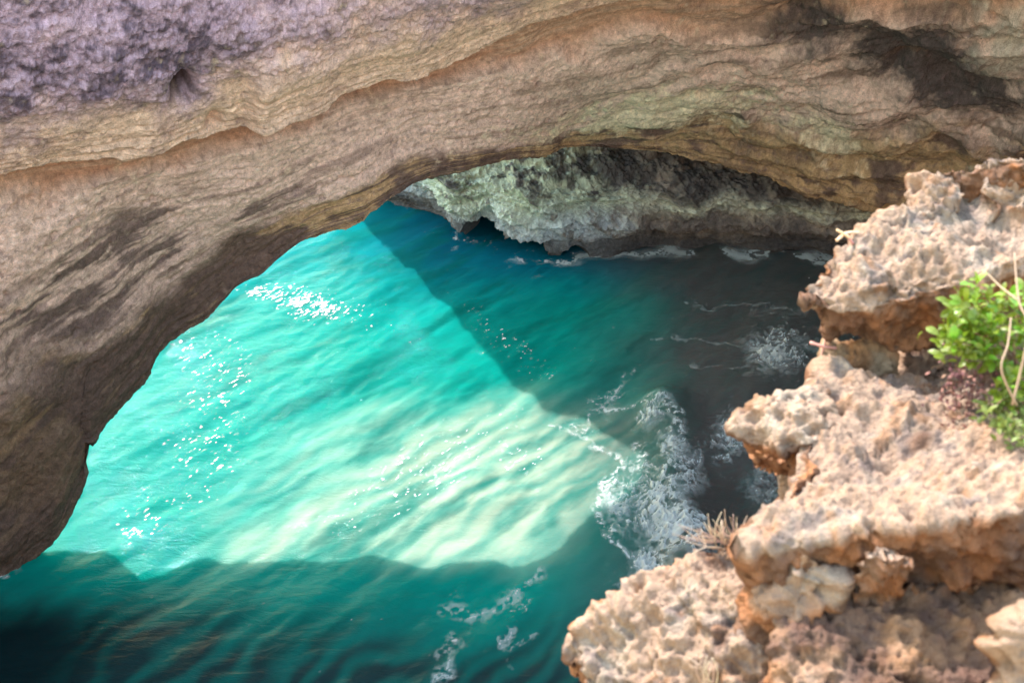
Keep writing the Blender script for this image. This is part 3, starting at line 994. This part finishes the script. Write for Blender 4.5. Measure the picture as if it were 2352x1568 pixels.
# crumbling neck under it
nk = [T(1880, 850, -2.02), T(1905, 800, -1.98), T(1950, 785, -1.95), T(2010, 790, -1.93), T(2050, 815, -1.95), T(2020, 870, -1.99), T(1940, 880, -2.0)]
def warm_neck(V, cc, nl, nm):
    return mixc(cc, mixc((0.36, 0.18, 0.085), (0.37, 0.26, 0.165), sstep(-0.3, 0.6, nm)), np.full(len(V), 0.75))
rock('rock', [nk + down(nk, 0.3, 0.1, 0)], 640, 0.5, 0.1, warm=warm_neck, kind='thing', category='rock',
     label='crumbly orange rock wedged between the overhanging boulder and the pitted block')

# nose-shaped spur
n1 = [T(1680, 985, -2.0), T(1692, 952, -1.97), T(1742, 922, -1.94), T(1810, 902, -1.90), T(1885, 886, -1.88), T(1930, 960, -1.9), T(1860, 1020, -1.92), T(1800, 1034, -1.97), T(1730, 1026, -2.01)]
n1b = [T(1705, 1030, -2.08), T(1800, 1046, -2.08), T(1900, 1040, -2.1)]
n2 = [T(1712, 1042, -2.10), T(1728, 1072, -2.17), T(1790, 1080, -2.2), T(1830, 1075, -2.2), T(1850, 1040, -2.1), T(1740, 1034, -2.08)]
def warm_nose(V, cc, nl, nm):
    z = V[:, 2] - CAM_H
    return mixc(cc, mixc((0.40, 0.19, 0.10), (0.32, 0.14, 0.065), sstep(-0.3, 0.6, nm)), sstep(-2.03, -2.08, z) * 0.9)
rock('rock', [n1 + n1b, n2 + down(n2, 0.05, 0.06, 0.02)], 660, 0.2, 0.15, voxel=0.005, amp=0.7, warm=warm_nose, kind='thing', category='rock',
     label='small rounded rock spur like a nose jutting out over the surf')

# the great pitted block
mt = [T(1880, 862, -1.97), T(1935, 822, -1.98), T(2030, 838, -1.97), T(2140, 850, -1.95), T(2260, 856, -1.92), T(3400, 840, -1.82),
      T(1838, 1000, -1.92), T(1822, 1055, -1.90), T(1775, 1135, -1.88), T(1732, 1205, -1.88), T(1718, 1262, -1.90)]
mf = [T(1800, 1262, -1.87), T(1900, 1232, -1.82), T(2050, 1195, -1.78), T(2200, 1190, -1.74), T(2400, 1155, -1.70), T(3400, 1100, -1.62)]
mb = [T(1760, 1360, -2.08), T(1880, 1315, -2.00), T(2100, 1290, -1.97), T(2250, 1295, -1.95), T(2400, 1300, -1.92), T(3400, 1280, -1.86)]
rock('boulder', [mt + mf + mb + down(mt, 0.14, 0.10, 0.0)], 680, 0.22, 0.45, voxel=0.007, kind='thing', category='rock',
     label='massive pitted grey-cream block with a shaded brown front, below the green bush')

# lower shelf in front of the block
ls = [T(1770, 1400, -2.0), T(1830, 1310, -1.95), T(2000, 1315, -1.95), T(2200, 1325, -1.96), T(2500, 1330, -1.95), T(1800, 1680, -2.10), T(2000, 1720, -2.05), T(2300, 1760, -2.02), T(3400, 1700, -1.98)]
def warm_shelf(V, cc, nl, nm):  # rust colour, plus dark brown that paints in the block's shade
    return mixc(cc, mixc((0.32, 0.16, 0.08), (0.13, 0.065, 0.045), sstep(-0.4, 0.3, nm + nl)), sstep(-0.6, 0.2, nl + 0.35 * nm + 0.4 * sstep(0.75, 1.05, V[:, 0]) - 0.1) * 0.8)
rock('rock_shelf', [ls + down(ls, 0.3)], 720, 0.35, 0.3, warm=warm_shelf, kind='thing', category='rock',
     label='rubbly orange-brown rock shelf in the shade under the massive pitted block')

rb1 = [T(1722, 1295, -1.96), T(1770, 1262, -1.90), T(1850, 1268, -1.87), T(1905, 1300, -1.90), T(1915, 1360, -1.96), T(1830, 1430, -2.0), T(1735, 1390, -2.03)]
rb2 = [T(1980, 1270, -1.80), T(2050, 1250, -1.78), T(2110, 1290, -1.81), T(2060, 1350, -1.90), T(1970, 1340, -1.92)]
rock('rock', [rb1 + down(rb1, 0.25, 0.05, 0)], 730, 0.42, 0.15, warm=lambda V, cc, nl, nm: mixc(cc, (0.36, 0.165, 0.07), sstep(-0.3, 0.5, nl + 0.4 * nm) * 0.8), kind='thing', category='rock',
     label='rust-orange rock lump joining the massive pitted block to the lower outcrop')
rock('rock', [rb2 + down(rb2, 0.2, 0.0, 0.02)], 735, 0.3, 0.2, voxel=0.005, kind='thing', category='rock',
     label='small cream lump bulging from the shaded brown front of the massive pitted block')

# lower-left outcrop
lo = [T(1340, 1438, -2.34), T(1402, 1382, -2.29), T(1500, 1320, -2.23), T(1582, 1292, -2.19), T(1642, 1245, -2.15), T(1702, 1222, -2.12), T(1760, 1290, -2.03),
      T(1810, 1400, -2.05), T(1860, 1500, -2.09), T(1860, 1720, -2.22), T(1500, 1760, -2.37), T(1338, 1700, -2.44), T(1332, 1530, -2.42)]
lk = [T(1301, 1490, -2.40), T(1312, 1468, -2.385), T(1345, 1450, -2.36), T(1400, 1440, -2.33), T(1400, 1520, -2.37), T(1345, 1520, -2.42), T(1318, 1510, -2.43)]
rock('rock_outcrop', [lo + down(lo, 0.3, 0.1, 0), lk + down(lk, 0.06, 0.04, 0)], 740, 0.32, 0.15, kind='thing', category='rock',
     label='lumpy cream and orange outcrop ending in a small knob over the water')

# corner rock
co = [T(2272, 1575, -1.78), T(2296, 1490, -1.72), T(2340, 1412, -1.66), T(2420, 1385, -1.62), T(3400, 1360, -1.55), T(3400, 1760, -1.7), T(2310, 1740, -1.82)]
rock('rock', [co + down(co, 0.3, 0.03, 0)], 760, 0.05, 0.35, kind='thing', category='rock',
     label='pale speckled rock cut off by the bottom right corner')

# the cliff edge that carries them all
ce = [T(1960, 900, -2.12), T(1900, 1010, -2.10), T(1850, 1120, -2.10), T(1800, 1300, -2.2), T(1520, 1480, -2.5), T(1480, 1740, -2.65), T(2100, 780, -2.05), T(3400, 700, -2.0), T(3500, 1800, -2.1)]
hol = [T(2030, 905, -2.1), T(2080, 800, -2.02), T(2300, 780, -1.99), T(3400, 760, -1.95), T(3400, 900, -1.95)]
rock('cliff', [ce + down(ce, 2.2, 0.9, -0.6), hol + down(hol, 0.3)], 780, 0.2, 0.3, voxel=0.012, kind='structure',
     label='limestone cliff edge under the rim rocks')
gx, gy = np.meshgrid(np.linspace(0.35, 22, 60), np.linspace(-14, 1.0, 50), indexing='ij')
sheet('clifftop', np.stack([gx, gy, 17.55 + 0.02 * gx + 0.01 * gy], -1), M_TOP, (0.45, 0.34, 0.24), 331, 0.12, kind='structure', label='bare limestone clifftop at the rim of the opening')

# ------------------------------------------------------------------ plants
M_LEAF = plain_mat('green_leaf', (0.145, 0.25, 0.02), 0.38, 0.45, 30, 0.35)
M_LEAF2 = plain_mat('olive_leaf', (0.13, 0.17, 0.03), 0.5, 0.45, 30, 0.3)
M_STEM = plain_mat('woody_stem', (0.33, 0.24, 0.16), 0.85, 0.2, 60)
M_DRY = plain_mat('dry_twig', (0.50, 0.36, 0.27), 0.85, 0.2, 60)
M_CORAL = plain_mat('pink_twig', (0.62, 0.36, 0.27), 0.8, 0.15, 60)
M_RED = plain_mat('dried_red_leaf', (0.20, 0.085, 0.075), 0.8, 0.4, 40)


def tube(bm, pts, r0, r1, seg=6, bumps=0.0):
    pts = [Vector(p) for p in pts]
    n = len(pts)
    rings = []
    for i, p in enumerate(pts):
        tdir = (pts[min(i + 1, n - 1)] - pts[max(i - 1, 0)]).normalized()
        a = tdir.orthogonal().normalized()
        b = tdir.cross(a)
        r = r0 + (r1 - r0) * i / (n - 1)
        if bumps:
            r *= 1 + bumps * (1 if i % 2 else -1)
        rings.append([bm.verts.new(p + (a * math.cos(2 * math.pi * k / seg) + b * math.sin(2 * math.pi * k / seg)) * r) for k in range(seg)])
    for A, B in zip(rings[:-1], rings[1:]):
        # align ring starts to avoid twisting
        off = min(range(seg), key=lambda o: (A[0].co - B[o].co).length)
        for k in range(seg):
            bm.faces.new((A[k], A[(k + 1) % seg], B[(k + 1 + off) % seg], B[(k + off) % seg]))
    bm.faces.new(rings[0][::-1])
    bm.faces.new(rings[-1])


def bm_mesh(name, bm):
    bmesh.ops.recalc_face_normals(bm, faces=bm.faces)
    for f in bm.faces:
        f.smooth = True
    me = bpy.data.meshes.new(name)
    bm.to_mesh(me)
    bm.free()
    return me


def curve_pts(a, b, sag=(0, 0, 0), n=8, jit=0.0):
    a, b, sag = Vector(a), Vector(b), Vector(sag)
    o = []
    for i in range(n):
        t = i / (n - 1)
        j = Vector((random.gauss(0, jit), random.gauss(0, jit), random.gauss(0, jit))) if 0 < i < n - 1 else Vector()
        o.append(a.lerp(b, t) + sag * (4 * t * (1 - t)) + j)
    return o


def leaf_mesh(L_, W_):
    """a rounded leaf, folded along its midrib and curling back"""
    bm = bmesh.new()
    prof = [(0, .06), (.12, .10), (.3, .62), (.55, 1.0), (.78, .88), (.93, .48), (1.0, .05)]
    rows = []
    for t, w in prof:
        z = 0.16 * L_ * math.sin(t * 2.2) - 0.10 * L_ * t * t
        rows.append([bm.verts.new((s * w * W_ / 2, t * L_, z + abs(s) * w * W_ * 0.16)) for s in (-1, 0, 1)])
    for A, B in zip(rows[:-1], rows[1:]):
        for k in range(2):
            bm.faces.new((A[k], A[k + 1], B[k + 1], B[k]))
    return bm_mesh('leaf', bm)


def aim(direction, roll):
    y = Vector(direction).normalized()
    x = y.cross(Vector((0, 0, 1)))
    if x.length < 1e-3:
        x = Vector((1, 0, 0))
    x.normalize()
    z = x.cross(y)
    m = Matrix((x, y, z)).transposed().to_4x4()
    return m @ Matrix.Rotation(roll, 4, 'Y')


def bush(name, centres, per, leafs, mat, base, label, seed, stem_r=0.0024, extra=0):
    r_ = random.Random(seed)
    root = empty(name, base, kind='thing', category='bush', label=label)
    for k, (pos, up_) in enumerate(centres):
        pos = Vector(pos)
        loc = pos - Vector(base)
        bm = bmesh.new()
        start = Vector((r_.gauss(0, .03), r_.gauss(0, .03), 0))
        tube(bm, curve_pts(start, loc, (r_.gauss(0, .02), r_.gauss(0, .02), .03), 7, .003), stem_r, stem_r * .6, 5)
        link('stem', bm_mesh('stem', bm), M_STEM, root)
        ax = Vector(up_).normalized()
        s1 = ax.orthogonal().normalized()
        s2 = ax.cross(s1)
        ph = r_.uniform(0, 6.28)
        for i in range(per):
            a = ph + i * 2.4
            spread = 0.35 + 0.75 * (1 - i / per) + r_.uniform(-.12, .12)
            dr = (ax * (1.15 - spread * .7) + (s1 * math.cos(a) + s2 * math.sin(a)) * spread).normalized()
            o = link('leaf', r_.choice(leafs), mat, root)
            sc = r_.uniform(.75, 1.2)
            M = Matrix.Translation(loc + ax * (-0.018 + 0.004 * i) + dr * 0.003) @ aim(dr, r_.gauss(0, .35)) @ Matrix.Scale(sc, 4)
            o.matrix_local = M
    if extra:
        vs, fs = [], []
        for k in range(extra):
            pos, up_ = r_.choice(centres)
            ax = Vector(up_).normalized()
            dr = (ax * .4 + Vector((r_.gauss(0, 1), r_.gauss(0, 1), r_.gauss(0, .6)))).normalized()
            me = r_.choice(leafs)
            M = Matrix.Translation(Vector(pos) - Vector(base) + Vector((r_.gauss(0, .018), r_.gauss(.012, .018), r_.gauss(-.03, .02)))) @ aim(dr, r_.gauss(0, .6)) @ Matrix.Scale(r_.uniform(.7, 1.3), 4)
            n_ = len(vs)
            vs += [M @ v.co for v in me.vertices]
            fs += [[n_ + i for i in p.vertices] for p in me.polygons]
        me = bpy.data.meshes.new('foliage')
        me.from_pydata(vs, [], fs)
        link('foliage', me, mat, root, kind='stuff')
    return root


leafs = [leaf_mesh(0.040, 0.019), leaf_mesh(0.034, 0.015), leaf_mesh(0.045, 0.018)]
rb_ = random.Random(3)
cent = []
poly = [(2165, 760), (2200, 690), (2240, 648), (2280, 670), (2352, 690), (2440, 700), (2440, 900), (2352, 900), (2280, 870), (2210, 815)]


def inside(x, y, pl):
    c_ = False
    for (x1, y1), (x2, y2) in zip(pl, pl[1:] + pl[:1]):
        if (y1 > y) != (y2 > y) and x < (x2 - x1) * (y - y1) / (y2 - y1) + x1:
            c_ = not c_
    return c_


for x_, y_, zz_ in ((2188, 782, -1.70), (2200, 745, -1.66), (2215, 700, -1.60), (2240, 655, -1.53), (2265, 690, -1.56), (2210, 775, -1.68), (2235, 735, -1.62)):
    cent.append((T(x_, y_, zz_), (-0.3, -0.45, 0.85)))
while len(cent) < 42:
    x_, y_ = rb_.uniform(2185, 2385), rb_.uniform(640, 905)
    if inside(x_, y_, poly):
        t = (y_ - 640) / 260
        p = T(x_, y_, -1.53 - 0.19 * t + rb_.uniform(-.05, .04))
        if min((Vector(p) - Vector(q[0])).length for q in cent) > 0.022:
            cent.append((p, (rb_.gauss(-.15, .35), rb_.gauss(-.35, .3), rb_.uniform(.5, 1))))
bush('bush', cent, 7, leafs, M_LEAF, tuple(T(2330, 850, -1.94)), 'bright green leafy bush growing from the hollow under the overhanging boulder', 11, 0.0024, 380)
cent = []
poly2 = [(2270, 900), (2330, 890), (2440, 900), (2440, 1020), (2352, 1010), (2300, 985), (2265, 940)]
while len(cent) < 20:
    x_, y_ = rb_.uniform(2260, 2390), rb_.uniform(885, 1025)
    if inside(x_, y_, poly2):
        cent.append((T(x_, y_, -1.74 + rb_.uniform(-.03, .04)), (rb_.gauss(-.2, .4), rb_.gauss(-.4, .3), rb_.uniform(.4, 1))))
leafs2 = [leaf_mesh(0.026, 0.011), leaf_mesh(0.032, 0.012)]
bush('shrub', cent, 6, leafs2, M_LEAF2, tuple(T(2360, 960, -1.95)), 'low sparse olive-green shrub on the pitted block, below the bright green bush', 12, 0.002, 120)


def twigs(name, paths, mat, label, cat='twig', bumps=0.0, group=None):
    """each path: list of points and two radii; the first is the main stem"""
    org = Vector(paths[0][0][0])
    root = empty(name, org, kind='thing', category=cat, label=label)
    for pts, r0, r1 in paths:
        bm = bmesh.new()
        tube(bm, [Vector(p) - org for p in pts], r0, r1, 6, bumps)
        link('stem', bm_mesh('stem', bm), mat, root)
    return root


def tp(*pts):
    """polyline through photograph points at given heights, resampled"""
    P = np.array([T(*p) for p in pts])
    return list(cr(P, np.linspace(0, len(P) - 1, max(6, 5 * (len(P) - 1)))))


twigs('dry_branch', [(tp((2325, 930, -1.66), (2362, 760, -1.50), (2340, 690, -1.46), (2330, 580, -1.40)), .0034, .0022), (tp((2340, 690, -1.46), (2300, 660, -1.47), (2270, 630, -1.47)), .003, .0018)],
      M_STEM, 'bare pale branch arching up in front of the green bush', 'branch')
twigs('dry_branch', [(tp((2335, 930, -1.66), (2300, 850, -1.56), (2315, 790, -1.52), (2322, 730, -1.50)), .003, .0018)], M_STEM, 'short bare forked stem amid the leaves of the green bush', 'branch')
twigs('dry_twig', [(tp((1976, 536, -1.68), (1945, 535, -1.655), (1922, 552, -1.65)), .0055, .0045), (tp((1950, 545, -1.66), (1935, 535, -1.64), (1922, 528, -1.63)), .005, .004), (tp((1960, 560, -1.69), (1945, 540, -1.655)), .0045, .004)],
      M_CORAL, 'pink knobbly twig sticking out of the upper left edge of the overhanging boulder', bumps=0.12)
twigs('dry_twig', [(tp((1885, 826, -2.0), (1893, 790, -1.95), (1905, 758, -1.9)), .0055, .005), (tp((1860, 786, -1.95), (1895, 796, -1.955), (1930, 800, -1.96)), .005, .004), (tp((1900, 792, -1.95), (1910, 772, -1.92)), .004, .003)],
      M_CORAL, 'pink crossed twig hanging in the gap under the overhanging boulder', bumps=0.12)
twigs('dry_twig', [(tp((2062, 500, -1.66), (2056, 490, -1.645), (2055, 480, -1.63)), .006, .004)], M_CORAL, 'tiny pink stub on the back edge of the overhanging boulder', bumps=0.1)
# dead tuft above the outcrop
rt = random.Random(21)
paths = []
for k in range(46):
    bx, by = rt.uniform(1630, 1715), 1255 - (rt.random()) * 25
    ex, ey = bx + rt.gauss(-28, 26), by - abs(rt.gauss(34, 16))
    paths.append((tp((bx, by, -2.14), ((bx + ex) / 2 + rt.gauss(0, 6), (by + ey) / 2 + rt.gauss(4, 5), -2.09), (ex, ey, -2.05 + rt.gauss(0, .02))), .0015, .0007))
for ex, ey in ((1575, 1242), (1590, 1270), (1600, 1225), (1610, 1215)):
    paths.append((tp((1660, 1258, -2.14), (1625, 1255, -2.1), (ex, ey, -2.07)), .0019, .001))
twigs('dead_shrub', paths, M_DRY, 'tuft of thin dead grey-pink stems on top of the lower outcrop, by the surf', 'shrub')
paths = []
for k in range(9):
    bx, by = rt.uniform(1610, 1650), 1560
    paths.append((tp((bx, by + 10, -2.2), (bx + rt.gauss(0, 8), by - 20, -2.15), (bx + rt.gauss(-12, 22), by - rt.uniform(30, 70), -2.12)), .0016, .0009))
twigs('dead_grass', paths, M_DRY, 'few dry grass stems on the lower outcrop at the bottom edge', 'grass')

# dried red plant on the block: many flakes, too many and too small to count
bm = bmesh.new()
vs = [bm.verts.new(v) for v in ((0, 0, 0), (.0048, .008, .002), (0, .016, .004), (-.0048, .008, .002), (0, .008, .005))]
for a, b_ in ((0, 1), (1, 2), (2, 3), (3, 0)):
    bm.faces.new((vs[a], vs[b_], vs[4]))
flake = bm_mesh('leaf', bm)
org = Vector(T(2215, 905, -1.88))
dp = empty('dried_plant', org, kind='thing', category='plant', label='cushion of dried dark red leaves on the pitted block beside the green shrub')
for k in range(240):
    p = Vector(T(rt.gauss(2215, 30), rt.gauss(900, 40), -1.83 + rt.uniform(-.02, .03)))
    o = link('leaf', flake, M_RED, dp)
    o.matrix_local = Matrix.Translation(p - org) @ aim((rt.gauss(0, 1), rt.gauss(-.3, 1), rt.uniform(0, 1)), rt.uniform(-2, 2)) @ Matrix.Scale(rt.uniform(.7, 1.5), 4)
